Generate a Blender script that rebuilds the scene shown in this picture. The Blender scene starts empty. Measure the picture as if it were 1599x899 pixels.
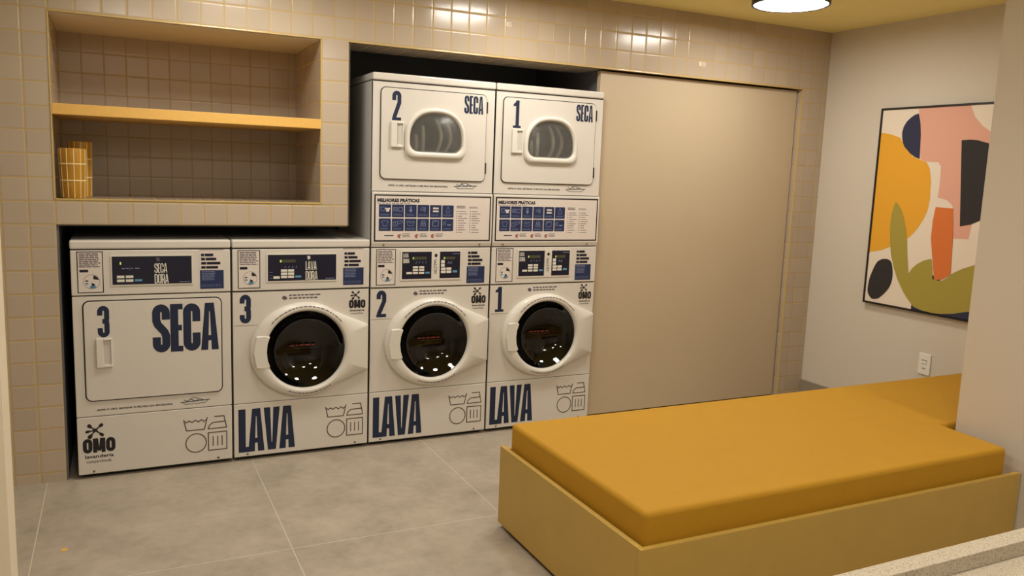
import bpy, bmesh, math, random
from math import sin, cos, pi, radians
from mathutils import Vector, Matrix
random.seed(7)
S = bpy.context.scene
COL = S.collection

# ------------------------------------------------------------------ camera
cx, cy, cz, yaw, pit, rol, foc = 0.190738, -4.121828, 1.494649, 0.455992, -0.142194, 0.0374936, 1268.95
f_ = Vector((sin(yaw)*cos(pit), cos(yaw)*cos(pit), sin(pit)))
R_ = Vector((cos(yaw), -sin(yaw), 0)); U_ = R_.cross(f_)
R2 = cos(rol)*R_ + sin(rol)*U_; U2 = -sin(rol)*R_ + cos(rol)*U_
cam = bpy.data.cameras.new('camera'); co = bpy.data.objects.new('camera', cam); COL.objects.link(co)
M = Matrix(((R2.x, U2.x, -f_.x, cx), (R2.y, U2.y, -f_.y, cy), (R2.z, U2.z, -f_.z, cz), (0, 0, 0, 1)))
co.matrix_world = M
cam.sensor_width = 36; cam.lens = foc*36/1599; cam.clip_start = 0.02
S.camera = co
# ------------------------------------------------------------------ world, exposure
w = bpy.data.worlds.new('world'); S.world = w; w.use_nodes = True
w.node_tree.nodes['Background'].inputs[0].default_value = (1.0, 0.86, 0.68, 1)
w.node_tree.nodes['Background'].inputs[1].default_value = 0.05
S.view_settings.view_transform = 'Standard'; S.view_settings.look = 'None'
S.view_settings.gamma = 1; S.view_settings.use_curve_mapping = False
S.view_settings.exposure = 0.0
LAMP_COL = (1.0, 0.955, 0.87, 1)
LAMP_STR = 42.0
# lamps under the ceiling: x, y
LAMPS = [(3.48, -0.68), (2.11, -0.64), (0.74, -0.66), (3.28, -3.3), (1.75, -3.4), (0.3, -2.6), (0.86, -4.55)]  # the lamp near the left jamb is added to brighten that side

# ------------------------------------------------------------------ materials
def lin(c):
    return tuple(((v/255)/12.92 if v/255 <= 0.04045 else ((v/255+0.055)/1.055)**2.4) for v in c)
MATS = {}
def mat(name, rgb, rough=0.5, metal=0.0, noise=0.0, nscale=20, bump=0.0, bscale=200, coat=0.0, spec=0.5, emit=None):
    m = bpy.data.materials.new(name); m.use_nodes = True
    nt = m.node_tree; b = nt.nodes['Principled BSDF']; L = nt.links
    c = lin(rgb)
    b.inputs['Base Color'].default_value = (*c, 1)
    b.inputs['Roughness'].default_value = rough; b.inputs['Metallic'].default_value = metal
    b.inputs['Specular IOR Level'].default_value = spec
    b.inputs['Coat Weight'].default_value = coat
    if noise or bump:
        tc = nt.nodes.new('ShaderNodeTexCoord')
    if noise:
        n = nt.nodes.new('ShaderNodeTexNoise'); n.inputs['Scale'].default_value = nscale; n.inputs['Detail'].default_value = 5
        L.new(tc.outputs['Object'], n.inputs['Vector'])
        r = nt.nodes.new('ShaderNodeMapRange'); r.inputs[1].default_value = .3; r.inputs[2].default_value = .7
        r.inputs[3].default_value = 1-noise; r.inputs[4].default_value = 1+noise
        L.new(n.outputs['Fac'], r.inputs[0])
        x = nt.nodes.new('ShaderNodeVectorMath'); x.operation = 'SCALE'; x.inputs[0].default_value = c
        L.new(r.outputs[0], x.inputs['Scale']); L.new(x.outputs[0], b.inputs['Base Color'])
    if bump:
        n = nt.nodes.new('ShaderNodeTexNoise'); n.inputs['Scale'].default_value = bscale; n.inputs['Detail'].default_value = 4
        L.new(tc.outputs['Object'], n.inputs['Vector'])
        bp = nt.nodes.new('ShaderNodeBump'); bp.inputs['Strength'].default_value = bump; bp.inputs['Distance'].default_value = .002
        L.new(n.outputs['Fac'], bp.inputs['Height']); L.new(bp.outputs[0], b.inputs['Normal'])
    if emit:
        b.inputs['Emission Color'].default_value = (*emit[0], 1); b.inputs['Emission Strength'].default_value = emit[1]
    MATS[name] = m
    return m

def mathn(nt, op, a, b=None, c=None):
    n = nt.nodes.new('ShaderNodeMath'); n.operation = op
    for i, v in enumerate((a, b, c)):
        if v is None: continue
        if isinstance(v, (int, float)): n.inputs[i].default_value = v
        else: nt.links.new(v, n.inputs[i])
    return n.outputs[0]

def tile_mat(name, x0, px, z0, pz, y0=0.0, py=0.1027, g=0.0028, tile=(186, 170, 150), grout=(190, 160, 96), rough=.17):
    """square glazed tiles; the grid is chosen by the direction the surface faces"""
    m = bpy.data.materials.new(name); m.use_nodes = True
    nt = m.node_tree; b = nt.nodes['Principled BSDF']; L = nt.links
    tc = nt.nodes.new('ShaderNodeTexCoord'); sp = nt.nodes.new('ShaderNodeSeparateXYZ'); L.new(tc.outputs['Object'], sp.inputs[0])
    ge = nt.nodes.new('ShaderNodeNewGeometry'); sn = nt.nodes.new('ShaderNodeSeparateXYZ'); L.new(ge.outputs['True Normal'], sn.inputs[0])
    isx = mathn(nt, 'GREATER_THAN', mathn(nt, 'ABSOLUTE', sn.outputs[0]), .5)
    isz = mathn(nt, 'GREATER_THAN', mathn(nt, 'ABSOLUTE', sn.outputs[2]), .5)
    tx = mathn(nt, 'DIVIDE', mathn(nt, 'SUBTRACT', sp.outputs[0], x0), px)
    ty = mathn(nt, 'DIVIDE', mathn(nt, 'SUBTRACT', sp.outputs[1], y0), py)
    tz = mathn(nt, 'DIVIDE', mathn(nt, 'SUBTRACT', sp.outputs[2], z0), pz)
    def mix(fac, a, bb):
        return mathn(nt, 'ADD', mathn(nt, 'MULTIPLY', a, mathn(nt, 'SUBTRACT', 1.0, fac)), mathn(nt, 'MULTIPLY', bb, fac))
    u = mix(isx, tx, ty); v = mix(isz, tz, ty)
    def edge(t, p):
        fr = mathn(nt, 'FRACT', t)
        d = mathn(nt, 'MULTIPLY', mathn(nt, 'MINIMUM', fr, mathn(nt, 'SUBTRACT', 1.0, fr)), p)
        return d
    d = mathn(nt, 'MINIMUM', edge(u, px), edge(v, pz))
    r = nt.nodes.new('ShaderNodeMapRange'); r.interpolation_type = 'SMOOTHSTEP'
    r.inputs[1].default_value = g*.6; r.inputs[2].default_value = g*1.0; L.new(d, r.inputs[0])
    cb = nt.nodes.new('ShaderNodeCombineXYZ'); L.new(mathn(nt, 'FLOOR', u), cb.inputs[0]); L.new(mathn(nt, 'FLOOR', v), cb.inputs[1])
    L.new(mathn(nt, 'ADD', isx, isz), cb.inputs[2])
    wn = nt.nodes.new('ShaderNodeTexWhiteNoise'); L.new(cb.outputs[0], wn.inputs['Vector'])
    vr = nt.nodes.new('ShaderNodeMapRange'); vr.inputs[3].default_value = .95; vr.inputs[4].default_value = 1.04; L.new(wn.outputs['Value'], vr.inputs[0])
    sc = nt.nodes.new('ShaderNodeVectorMath'); sc.operation = 'SCALE'; sc.inputs[0].default_value = lin(tile); L.new(vr.outputs[0], sc.inputs['Scale'])
    mx = nt.nodes.new('ShaderNodeMix'); mx.data_type = 'RGBA'; L.new(r.outputs[0], mx.inputs['Factor'])
    mx.inputs['A'].default_value = (*lin(grout), 1); L.new(sc.outputs[0], mx.inputs['B'])
    L.new(mx.outputs['Result'], b.inputs['Base Color'])
    rr = nt.nodes.new('ShaderNodeMapRange'); rr.inputs[3].default_value = .8; rr.inputs[4].default_value = rough; L.new(r.outputs[0], rr.inputs[0]); L.new(rr.outputs[0], b.inputs['Roughness'])
    r2 = nt.nodes.new('ShaderNodeMapRange'); r2.interpolation_type = 'SMOOTHSTEP'; r2.inputs[1].default_value = g*.5; r2.inputs[2].default_value = g*2.6; L.new(d, r2.inputs[0])
    bp = nt.nodes.new('ShaderNodeBump'); bp.inputs['Strength'].default_value = .5; bp.inputs['Distance'].default_value = .0015; L.new(r2.outputs[0], bp.inputs['Height'])
    # every tile is set at a very slightly different tilt
    cn = nt.nodes.new('ShaderNodeVectorMath'); cn.operation = 'MULTIPLY_ADD'; L.new(wn.outputs['Color'], cn.inputs[0]); cn.inputs[1].default_value = (.02,)*3; cn.inputs[2].default_value = (-.01,)*3
    ad = nt.nodes.new('ShaderNodeVectorMath'); ad.operation = 'ADD'; L.new(bp.outputs[0], ad.inputs[0]); L.new(cn.outputs[0], ad.inputs[1])
    nm = nt.nodes.new('ShaderNodeVectorMath'); nm.operation = 'NORMALIZE'; L.new(ad.outputs[0], nm.inputs[0]); L.new(nm.outputs[0], b.inputs['Normal'])
    MATS[name] = m
    return m

def floor_mat():
    m = bpy.data.materials.new('porcelain_floor'); m.use_nodes = True
    nt = m.node_tree; b = nt.nodes['Principled BSDF']; L = nt.links
    tc = nt.nodes.new('ShaderNodeTexCoord'); sp = nt.nodes.new('ShaderNodeSeparateXYZ'); L.new(tc.outputs['Object'], sp.inputs[0])
    def edge(o, o0, p):
        fr = mathn(nt, 'FRACT', mathn(nt, 'DIVIDE', mathn(nt, 'SUBTRACT', o, o0), p))
        return mathn(nt, 'MULTIPLY', mathn(nt, 'MINIMUM', fr, mathn(nt, 'SUBTRACT', 1.0, fr)), p)
    d = mathn(nt, 'MINIMUM', edge(sp.outputs[0], -.1275, .904), edge(sp.outputs[1], -1.06, 1.205))
    r = nt.nodes.new('ShaderNodeMapRange'); r.inputs[1].default_value = .0014; r.inputs[2].default_value = .0024; L.new(d, r.inputs[0])
    n1 = nt.nodes.new('ShaderNodeTexNoise'); n1.inputs['Scale'].default_value = 4; n1.inputs['Detail'].default_value = 8; n1.inputs['Roughness'].default_value = .62; L.new(tc.outputs['Object'], n1.inputs['Vector'])
    n2 = nt.nodes.new('ShaderNodeTexNoise'); n2.inputs['Scale'].default_value = 22; n2.inputs['Detail'].default_value = 6; L.new(tc.outputs['Object'], n2.inputs['Vector'])
    cr = nt.nodes.new('ShaderNodeValToRGB'); e = cr.color_ramp.elements
    e[0].position = .3; e[0].color = (*lin((152, 141, 126)), 1); e[1].position = .7; e[1].color = (*lin((192, 179, 161)), 1)
    L.new(mathn(nt, 'ADD', mathn(nt, 'MULTIPLY', n1.outputs['Fac'], .7), mathn(nt, 'MULTIPLY', n2.outputs['Fac'], .3)), cr.inputs[0])
    mx = nt.nodes.new('ShaderNodeMix'); mx.data_type = 'RGBA'; L.new(r.outputs[0], mx.inputs['Factor'])
    mx.inputs['A'].default_value = (*lin((206, 196, 176)), 1); L.new(cr.outputs[0], mx.inputs['B']); L.new(mx.outputs['Result'], b.inputs['Base Color'])
    b.inputs['Roughness'].default_value = .38
    MATS['floor'] = m
floor_mat()
tile_mat('tile', -0.0485, .1027, 1.188, .1025)
tile_mat('tile_post', 1.1225, .1355, 1.188, .1025)
tile_mat('tile_niche_shaded', -0.0485, .1027, 1.188, .1025, tile=(178, 162, 142), grout=(172, 150, 108), rough=.32)  # same tiles and grout, with the niche's shade put into the colours
tile_mat('tile_low', -0.0485, .1027, 1.188, .1037)
mat('tile_trim', (200, 172, 104), .5)
mat('wall_paint', (212, 202, 187), .85, bump=.15, bscale=300)
mat('jamb_paint', (226, 213, 190), .6)
mat('ceiling_yellow', (246, 230, 156), .85, bump=.1)
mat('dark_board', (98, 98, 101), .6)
mat('panel_beige', (194, 176, 148), .42, noise=.012, nscale=3)
mat('baseboard', (150, 138, 122), .4)
mat('shelf_yellow', (226, 178, 92), .5, noise=.03, nscale=60)
mat('enamel', (214, 208, 199), .32, coat=.3)
mat('enamel_side', (205, 200, 192), .4)
mat('plastic_white', (220, 215, 205), .35, coat=.2)
mat('decal_white', (218, 208, 200), .5)
mat('groove', (30, 26, 24), .7)
mat('seam', (118, 104, 86), .7)
mat('navy', (17, 33, 64), .45)
mat('navy_dark', (14, 18, 42), .35)
mat('navy_card', (27, 42, 84), .45)
mat('navy_pale', (120, 130, 165), .5)
mat('ink', (20, 17, 22), .5)
mat('ink_soft', (92, 82, 92), .6)
mat('ink_red', (168, 96, 84), .6)
mat('icon_line', (84, 74, 62), .6)
mat('lcd', (74, 74, 56), .3)
mat('led_green', (160, 190, 90), .4, emit=((.35, .6, .12), .6))
mat('key_white', (226, 222, 210), .45)
mat('key_blue', (92, 150, 190), .45)
mat('decal_blue', (70, 130, 165), .5)
mat('screw', (120, 112, 100), .35, metal=.8)
mat('gasket', (22, 21, 20), .45)
mat('drum_steel', (88, 86, 82), .4, metal=.5); mat('dryer_drum', (238, 236, 230), .5); mat('dryer_baffle', (235, 233, 228), .5)
mat('red_print', (118, 42, 38), .6)
mat('rubber', (18, 17, 16), .7)
mat('inner_grey', (96, 92, 88), .5)
mat('mattress', (184, 135, 14), .75, noise=.02, nscale=12, bump=.25, bscale=260)
mat('bench_board', (190, 156, 76), .5, noise=.03, nscale=8)
mat('bench_edge', (206, 172, 108), .5)
mat('granite', (196, 184, 166), .45)
mat('granite_body', (128, 104, 76), .6)
mat('frame_black', (16, 15, 15), .4)
mat('canvas', (232, 218, 200), .8)
mat('art_yellow', (230, 166, 44), .8); mat('art_navy', (44, 46, 72), .8); mat('art_pink', (224, 168, 146), .8)
mat('art_black', (44, 40, 40), .8); mat('art_orange', (216, 116, 52), .8); mat('art_olive', (166, 150, 62), .8)
mat('switch_white', (236, 232, 222), .35); mat('switch_grey', (120, 116, 108), .4)
mat('cane_yellow', (176, 126, 26), .5, noise=.08, nscale=30); mat('cane_line', (232, 208, 150), .6)
mat('lamp_rim', (40, 34, 38), .4)
mat('lamp_opal', (255, 250, 240), .5, emit=((LAMP_COL[0], LAMP_COL[1], LAMP_COL[2]), LAMP_STR))
mat('mark_pale', (228, 214, 190), .4)
# granite speckle
def granite():
    m = MATS['granite']; nt = m.node_tree; b = nt.nodes['Principled BSDF']; L = nt.links
    tc = nt.nodes.new('ShaderNodeTexCoord')
    n = nt.nodes.new('ShaderNodeTexNoise'); n.inputs['Scale'].default_value = 260; n.inputs['Detail'].default_value = 6; n.inputs['Roughness'].default_value = .7
    L.new(tc.outputs['Object'], n.inputs['Vector'])
    cr = nt.nodes.new('ShaderNodeValToRGB'); e = cr.color_ramp.elements
    e[0].position = .34; e[0].color = (*lin((112, 98, 80)), 1); e[1].position = .5; e[1].color = (*lin((192, 180, 160)), 1)
    L.new(n.outputs['Fac'], cr.inputs[0]); L.new(cr.outputs[0], b.inputs['Base Color'])
granite()
# dark glass that lets some light through
def glass_mat(name, tint, glossrough=.03, haze=0):
    m = bpy.data.materials.new(name); m.use_nodes = True; nt = m.node_tree; L = nt.links
    for n in list(nt.nodes): nt.nodes.remove(n)
    o = nt.nodes.new('ShaderNodeOutputMaterial'); t = nt.nodes.new('ShaderNodeBsdfTransparent'); t.inputs[0].default_value = (*tint, 1)
    g = nt.nodes.new('ShaderNodeBsdfGlossy'); g.inputs['Roughness'].default_value = glossrough; g.inputs[0].default_value = (.9, .9, .9, 1)
    fr = nt.nodes.new('ShaderNodeFresnel'); fr.inputs[0].default_value = 1.5
    mx = nt.nodes.new('ShaderNodeMixShader'); L.new(fr.outputs[0], mx.inputs[0]); L.new(t.outputs[0], mx.inputs[1]); L.new(g.outputs[0], mx.inputs[2]); L.new(mx.outputs[0], o.inputs[0])
    if haze:
        df = nt.nodes.new('ShaderNodeBsdfDiffuse'); df.inputs[0].default_value = (.42, .42, .41, 1); m2 = nt.nodes.new('ShaderNodeMixShader'); m2.inputs[0].default_value = haze
        L.new(t.outputs[0], m2.inputs[1]); L.new(df.outputs[0], m2.inputs[2]); L.new(m2.outputs[0], mx.inputs[1])
    MATS[name] = m
glass_mat('door_glass', (.34, .34, .31)); glass_mat('dryer_glass', (.95, .95, .93), .12, .16)

# ------------------------------------------------------------------ mesh helpers
class MB:
    def __init__(s, off=(0, 0, 0)): s.v = []; s.f = []; s.m = []; s.sm = []; s.o = off; s.names = []
    def mi(s, n):
        if n not in s.names: s.names.append(n)
        return s.names.index(n)
    def add(s, vs, fs, m, smooth=False):
        k = len(s.v); s.v += [tuple(p) for p in vs]
        for f in fs: s.f.append([k+i for i in f]); s.m.append(s.mi(m)); s.sm.append(smooth)
    def box(s, x0, x1, y0, y1, z0, z1, m, skip=()):
        vs = [(x, y, z) for x in (x0, x1) for y in (y0, y1) for z in (z0, z1)]
        F = {'x-': (0, 1, 3, 2), 'x+': (4, 6, 7, 5), 'y-': (0, 4, 5, 1), 'y+': (2, 3, 7, 6), 'z-': (0, 2, 6, 4), 'z+': (1, 5, 7, 3)}
        s.add(vs, [v for k, v in F.items() if k not in skip], m)
    def rings(s, rs, m, closed=True, smooth=True, cap0=False, cap1=False):
        n = len(rs[0]); vs = [p for r in rs for p in r]; fs = []
        for i in range(len(rs)-1):
            for j in range(n if closed else n-1):
                a, b = i*n+j, i*n+(j+1) % n
                fs.append((a, b, b+n, a+n))
        s.add(vs, fs, m, smooth)
        if cap0: s.add(rs[0], [tuple(range(n))[::-1]], m)
        if cap1: s.add(rs[-1], [tuple(range(n))], m)
    # flat print facing -Y, at depth y
    def jit(s, y): s.k = getattr(s, 'k', 0)+1; return y-6e-5*(s.k % 6)
    def poly(s, pts, y, m):
        y = s.jit(y); s.add([(p[0], y, p[1]) for p in pts], [tuple(range(len(pts)))], m)
    def rect(s, x0, x1, z0, z1, y, m): s.poly([(x0, z0), (x1, z0), (x1, z1), (x0, z1)], y, m)
    def frame(s, x0, x1, z0, z1, t, y, m):
        s.rect(x0, x1, z0, z0+t, y, m); s.rect(x0, x1, z1-t, z1, y, m); s.rect(x0, x0+t, z0+t, z1-t, y, m); s.rect(x1-t, x1, z0+t, z1-t, y, m)
    def stroke(s, pts, t, y, m, closed=False):
        n = len(pts); L = []; Rr = []; y = s.jit(y)
        for i in range(n):
            a = pts[i-1] if (i or closed) else None; b = pts[(i+1) % n] if (i < n-1 or closed) else None; p = pts[i]
            def nrm(q, r):
                d = (r[0]-q[0], r[1]-q[1]); l = math.hypot(*d) or 1e-9; return (-d[1]/l, d[0]/l)
            if a is None: nn = nrm(p, b); k = 1
            elif b is None: nn = nrm(a, p); k = 1
            else:
                n1 = nrm(a, p); n2 = nrm(p, b); nn = (n1[0]+n2[0], n1[1]+n2[1]); l = math.hypot(*nn) or 1e-9
                nn = (nn[0]/l, nn[1]/l); k = min(1/max(.3, nn[0]*n1[0]+nn[1]*n1[1]), 2)
            L.append((p[0]+nn[0]*t/2*k, y, p[1]+nn[1]*t/2*k)); Rr.append((p[0]-nn[0]*t/2*k, y, p[1]-nn[1]*t/2*k))
        vs = L+Rr; s.add(vs, [(i, (i+1) % n, n+(i+1) % n, n+i) for i in range(n if closed else n-1)], m)
    def disc(s, x, z, rx, rz, y, m, n=24): s.poly([(x+rx*cos(a*2*pi/n), z+rz*sin(a*2*pi/n)) for a in range(n)], y, m)
    def build(s, name, parent=None, bevel=0, seg=2, **kw):
        me = bpy.data.meshes.new(name); ox, oy, oz = s.o
        me.from_pydata([(x-ox, y-oy, z-oz) for x, y, z in s.v], [], s.f)
        for n in s.names: me.materials.append(MATS[n])
        me.polygons.foreach_set('material_index', s.m); me.polygons.foreach_set('use_smooth', s.sm); me.update()
        o = bpy.data.objects.new(name, me); COL.objects.link(o)
        if parent: o.parent = parent
        if bevel:
            b = o.modifiers.new('bevel', 'BEVEL'); b.width = bevel; b.segments = seg; b.limit_method = 'ANGLE'; b.angle_limit = radians(40)
        for k, v in kw.items(): o[k] = v
        return o
def empty(name, loc, label, cat, group=None):
    o = bpy.data.objects.new(name, None); COL.objects.link(o); o.location = loc; o.empty_display_size = .1
    o['label'] = label; o['category'] = cat
    if group: o['group'] = group
    return o
def struct(mb, name, **kw): return mb.build(name, kind='structure', **kw)
def tagm(o, label, cat, group=None):
    o['label'] = label; o['category'] = cat
    if group: o['group'] = group
    return o

# ---- heavy condensed lettering -------------------------------------------------
def arc(cx, cz, rx, rz, a0, a1, n=10): return [(cx+rx*cos(radians(a0+(a1-a0)*i/n)), cz+rz*sin(radians(a0+(a1-a0)*i/n))) for i in range(n+1)]
def glyph(mb, ch, x, z, W, H, t, y, m):
    """one letter inside the box x..x+W, z..z+H, stems of width t"""
    a = t/2; X = lambda u: x+u; Z = lambda v: z+v
    sh = lambda pts: [(x+p[0], z+p[1]) for p in pts]
    P = lambda pts: mb.poly(sh(pts), y, m)
    def ST(pts, closed=False): mb.stroke(sh(pts), t, y, m, closed)
    rx = W/2-a; rz = min(rx*1.15, H*.2)
    if ch == 'L': mb.rect(x, x+t, z, z+H, y, m); mb.rect(x+t, x+W, z, z+min(t*.78, H*.13), y, m)
    elif ch == 'E':
        mb.rect(x, x+t, z, z+H, y, m)
        for zz in (0, H/2-t*.37, H-t*.75): mb.rect(x+t, x+W*(.92 if zz and zz < H*.6 else 1), z+zz, z+zz+t*.75, y, m)
    elif ch in 'A':
        c = W/2; h = t*.46
        P([(0, 0), (t*.92, 0), (c-h*.1, H*.84), (c-h*.1, H), (c-h*1.25, H)]); P([(W, 0), (c+h*1.25, H), (c+h*.1, H), (c+h*.1, H*.84), (W-t*.92, 0)])
        mb.rect(x+c-h*.2, x+c+h*.2, z+H*.82, z+H, y, m)
        mb.rect(x+t*.6, x+W-t*.6, z+H*.2, z+H*.31, y, m)
    elif ch == 'V':
        c = W/2; h = t*.46
        P([(0, H), (c-h*1.25, 0), (c-h*.1, 0), (c-h*.1, H*.16), (t*.92, H)]); P([(W, H), (W-t*.92, H), (c+h*.1, H*.16), (c+h*.1, 0), (c+h*1.25, 0)])
        mb.rect(x+c-h*.2, x+c+h*.2, z, z+H*.18, y, m)
    elif ch == 'M':
        mb.rect(x, x+t, z, z+H, y, m); mb.rect(x+W-t, x+W, z, z+H, y, m)
        P([(t*.4, H), (t*1.3, H), (W/2+t*.1, H*.12), (W/2-t*.45, H*.12)]); P([(W-t*1.3, H), (W-t*.4, H), (W/2+t*.45, H*.12), (W/2-t*.1, H*.12)])
    elif ch == 'O': ST(arc(W/2, H-a-rz, rx, rz, 0, 180)+arc(W/2, a+rz, rx, rz, 180, 360), True)
    elif ch == 'C': ST([(W-a, H*.62)]+arc(W/2, H-a-rz, rx, rz, 0, 180)+arc(W/2, a+rz, rx, rz, 180, 360)+[(W-a, H*.38)])
    elif ch == 'S': ST([(W-a, H*.68)]+arc(W/2, H-a-rz, rx, rz, 0, 180)+[(a, H*.66), (a+rx*.3, H*.58), (W-a-rx*.3, H*.42), (W-a, H*.34)]+arc(W/2, a+rz, rx, rz, 0, -180)+[(a, H*.32)])
    elif ch == 'D': ST(arc(W/2, H-a-rz, rx, rz, 0, 90)+[(a, H-a), (a, a)]+arc(W/2, a+rz, rx, rz, -90, 0), True)
    elif ch == 'R':
        ST(arc(W/2, H-a-rz, rx, rz, 0, 90)+[(a, H-a), (a, H*.45)]+arc(W/2, H*.45+rz*.7, rx, rz*.7, -90, 0), True)
        mb.rect(x, x+t, z, z+H*.5, y, m); P([(W*.45, H*.48), (W-t*.9, 0), (W, 0), (W*.85, H*.48)])
    elif ch == '1':
        mb.rect(x+W*.32, x+W*.32+t, z, z+H, y, m); P([(0, H*.86), (0, H*.78), (W*.34, H*.8), (W*.34, H), (W*.25, H*.92)]); mb.rect(x, x+W, z, z+t*.62, y, m)
    elif ch == '2':
        ST([(a, H*.68)]+arc(W/2, H-a-rz, rx, rz, 180, 0)+[(W-a, H*.6), (a+rx*.1, t*.7)]); mb.rect(x, x+W, z, z+t*.75, y, m)
    elif ch == '3':
        ST([(a, H*.7)]+arc(W/2, H-a-rz, rx, rz, 180, 0)+[(W-a, H*.6), (W*.75, H*.52), (W*.42, H*.51)]); ST([(W*.42, H*.51), (W*.75, H*.5), (W-a, H*.42)]+arc(W/2, a+rz, rx, rz, 0, -180)+[(a, H*.3)])
def word(mb, txt, x0, x1, z0, z1, y, m, t=.3, gap=.06):
    H = z1-z0; n = len(txt); wd = {'M': 1.3, 'L': .66, 'E': .72, 'A': 1.06, 'V': 1.06}
    ws = [wd.get(c, 1) for c in txt]; tot = sum(ws)+gap*(n-1); k = (x1-x0)/tot; x = x0
    for c, w_ in zip(txt, ws): glyph(mb, c, x, z0, w_*k, H, t*k, y, m); x += (w_+gap)*k
# small print set in the built-in face
def text(mb, s_, x0, x1, z0, z1, y, m, bold=0.0):
    cu = bpy.data.curves.new('t', 'FONT'); cu.body = s_; cu.offset = bold; cu.resolution_u = 2
    to = bpy.data.objects.new('t', cu); COL.objects.link(to); dg = bpy.context.evaluated_depsgraph_get()
    me = bpy.data.meshes.new_from_object(to.evaluated_get(dg)); vs = [v.co.copy() for v in me.vertices]; fs = [tuple(p.vertices) for p in me.polygons]
    bpy.data.objects.remove(to); bpy.data.curves.remove(cu)
    xa, xb = min(v.x for v in vs), max(v.x for v in vs); ya, yb = min(v.y for v in vs), max(v.y for v in vs)
    mb.add([(x0+(v.x-xa)/(xb-xa)*(x1-x0), y, z0+(v.y-ya)/(yb-ya)*(z1-z0)) for v in vs], fs, m); bpy.data.meshes.remove(me)
def lines(mb, x0, x1, z0, z1, n, y, m, duty=.5, rnd=None, words=4):
    """n rows of print too small to read"""
    r = rnd or random.Random(3); st = (z1-z0)/n
    for i in range(n):
        zt = z1-i*st; x = x0; end = x1-(x1-x0)*r.uniform(0, .18)
        while x < end:
            wl = (x1-x0)/words*r.uniform(.5, 1.2); mb.rect(x, min(x+wl, end), zt-st*duty, zt, y, m); x += wl+(x1-x0)*.03

# ---- surface splits: outlines around a centre -----------------------------------
def rrect(x0, x1, z0, z1, r, n=6):
    p = []
    for cx_, cz_, a in ((x1-r, z1-r, 0), (x0+r, z1-r, 90), (x0+r, z0+r, 180), (x1-r, z0+r, 270)): p += arc(cx_, cz_, r, r, a, a+90, n)
    return p
def cast(poly, c, angs):
    out = []
    for a in angs:
        d = (cos(a), sin(a)); best = None
        for i in range(len(poly)):
            p, q = poly[i-1], poly[i]; e = (q[0]-p[0], q[1]-p[1]); den = d[0]*e[1]-d[1]*e[0]
            if abs(den) < 1e-12: continue
            w_ = (p[0]-c[0], p[1]-c[1]); t = (w_[0]*e[1]-w_[1]*e[0])/den; u = (w_[0]*d[1]-w_[1]*d[0])/den
            if t > 0 and -1e-6 <= u <= 1+1e-6 and (best is None or t > best): best = t
        out.append((c[0]+d[0]*best, c[1]+d[1]*best))
    return out
def angles(c, *polys, n=72):
    s_ = {round(i*2*pi/n, 5) for i in range(n)}
    for p in polys:
        for q in p: s_.add(round(math.atan2(q[1]-c[1], q[0]-c[0]) % (2*pi), 5))
    return sorted(s_)
ring3 = lambda pts, y: [(p[0], y, p[1]) for p in pts]
def scale_to(pts, c, k): return [(c[0]+(p[0]-c[0])*k, c[1]+(p[1]-c[1])*k) for p in pts]

# ================================================================== SETTING
DW = 0.62     # depth of the niche
b = MB(); b.box(-1.3, 5.0, -5.6, 1.2, -.06, 0, 'floor'); struct(b, 'floor')
b = MB(); b.box(-1.3, 5.0, -5.6, 1.2, 2.485, 2.56, 'ceiling_yellow'); struct(b, 'ceiling')
b = MB()
b.box(-1.3, -.0485, 0, .95, 0, 1.185, 'tile_low'); b.box(-1.3, -.0485, 0, .95, 1.185, 2.485, 'tile')      # left of the openings
b.box(-.0485, 4.53, 0, .32, 2.105, 2.485, 'tile')                    # band over the openings
b.box(4.297, 4.53, 0, .95, 0, 2.105, 'tile_low')                    # strip right of the sliding panel
struct(b, 'wall_back')
b = MB(); b.box(-.0485, 1.2585, 0, DW+.02, 1.188, 1.30, 'tile')       # frame below the niche
b.box(-.0485, 1.2585, DW, DW+.05, 1.30, 2.105, 'tile_niche_shaded'); b.box(-.0485, 1.2585, .32, DW+.02, 2.105, 2.16, 'tile'); b.box(-.0475, 1.120, .013, DW-.001, 2.0985, 2.1045, 'wall_paint')
struct(b, 'trim_1')
b = MB(); b.box(1.121, 1.2585, 0, DW, 1.30, 2.105, 'tile_post'); struct(b, 'trim_2')
b = MB()                                                              # golden edge strips round the openings
for x0, x1, z0, z1 in ((1.2585, 4.297, 2.1015, 2.1055), (-.05, 1.123, 2.102, 2.1055)): b.box(x0, x1, -.003, .012, z0, z1, 'tile_trim')
b.box(4.2962, 4.2978, -.001, .012, 0, 2.1, 'tile_trim'); b.box(-.0525, -.0465, -.003, .01, 1.30, 2.105, 'tile_trim'); b.box(1.119, 1.1245, -.003, .01, 1.30, 2.105, 'tile_trim')
b.box(-.0485, 1.121, -.003, .01, 1.297, 1.303, 'tile_trim'); struct(b, 'trim_3')
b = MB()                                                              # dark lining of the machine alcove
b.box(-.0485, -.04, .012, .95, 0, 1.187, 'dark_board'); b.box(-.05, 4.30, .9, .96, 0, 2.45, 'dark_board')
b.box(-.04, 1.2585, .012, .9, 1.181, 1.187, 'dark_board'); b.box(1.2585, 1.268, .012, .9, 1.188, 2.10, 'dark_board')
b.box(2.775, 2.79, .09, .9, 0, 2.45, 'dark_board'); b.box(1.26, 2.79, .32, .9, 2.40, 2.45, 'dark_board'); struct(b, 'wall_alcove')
b = MB(); b.box(4.515, 4.7, -2.6, 0, 0, 2.485, 'wall_paint'); struct(b, 'wall_right')
b = MB(); b.box(3.487, 4.7, -5.5, -1.882, 0, 2.485, 'wall_paint'); struct(b, 'wall_column')
b = MB(); b.box(-1.3, -.042, -2.12, -2.0, 0, 2.485, 'jamb_paint'); struct(b, 'wall_jamb')
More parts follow.
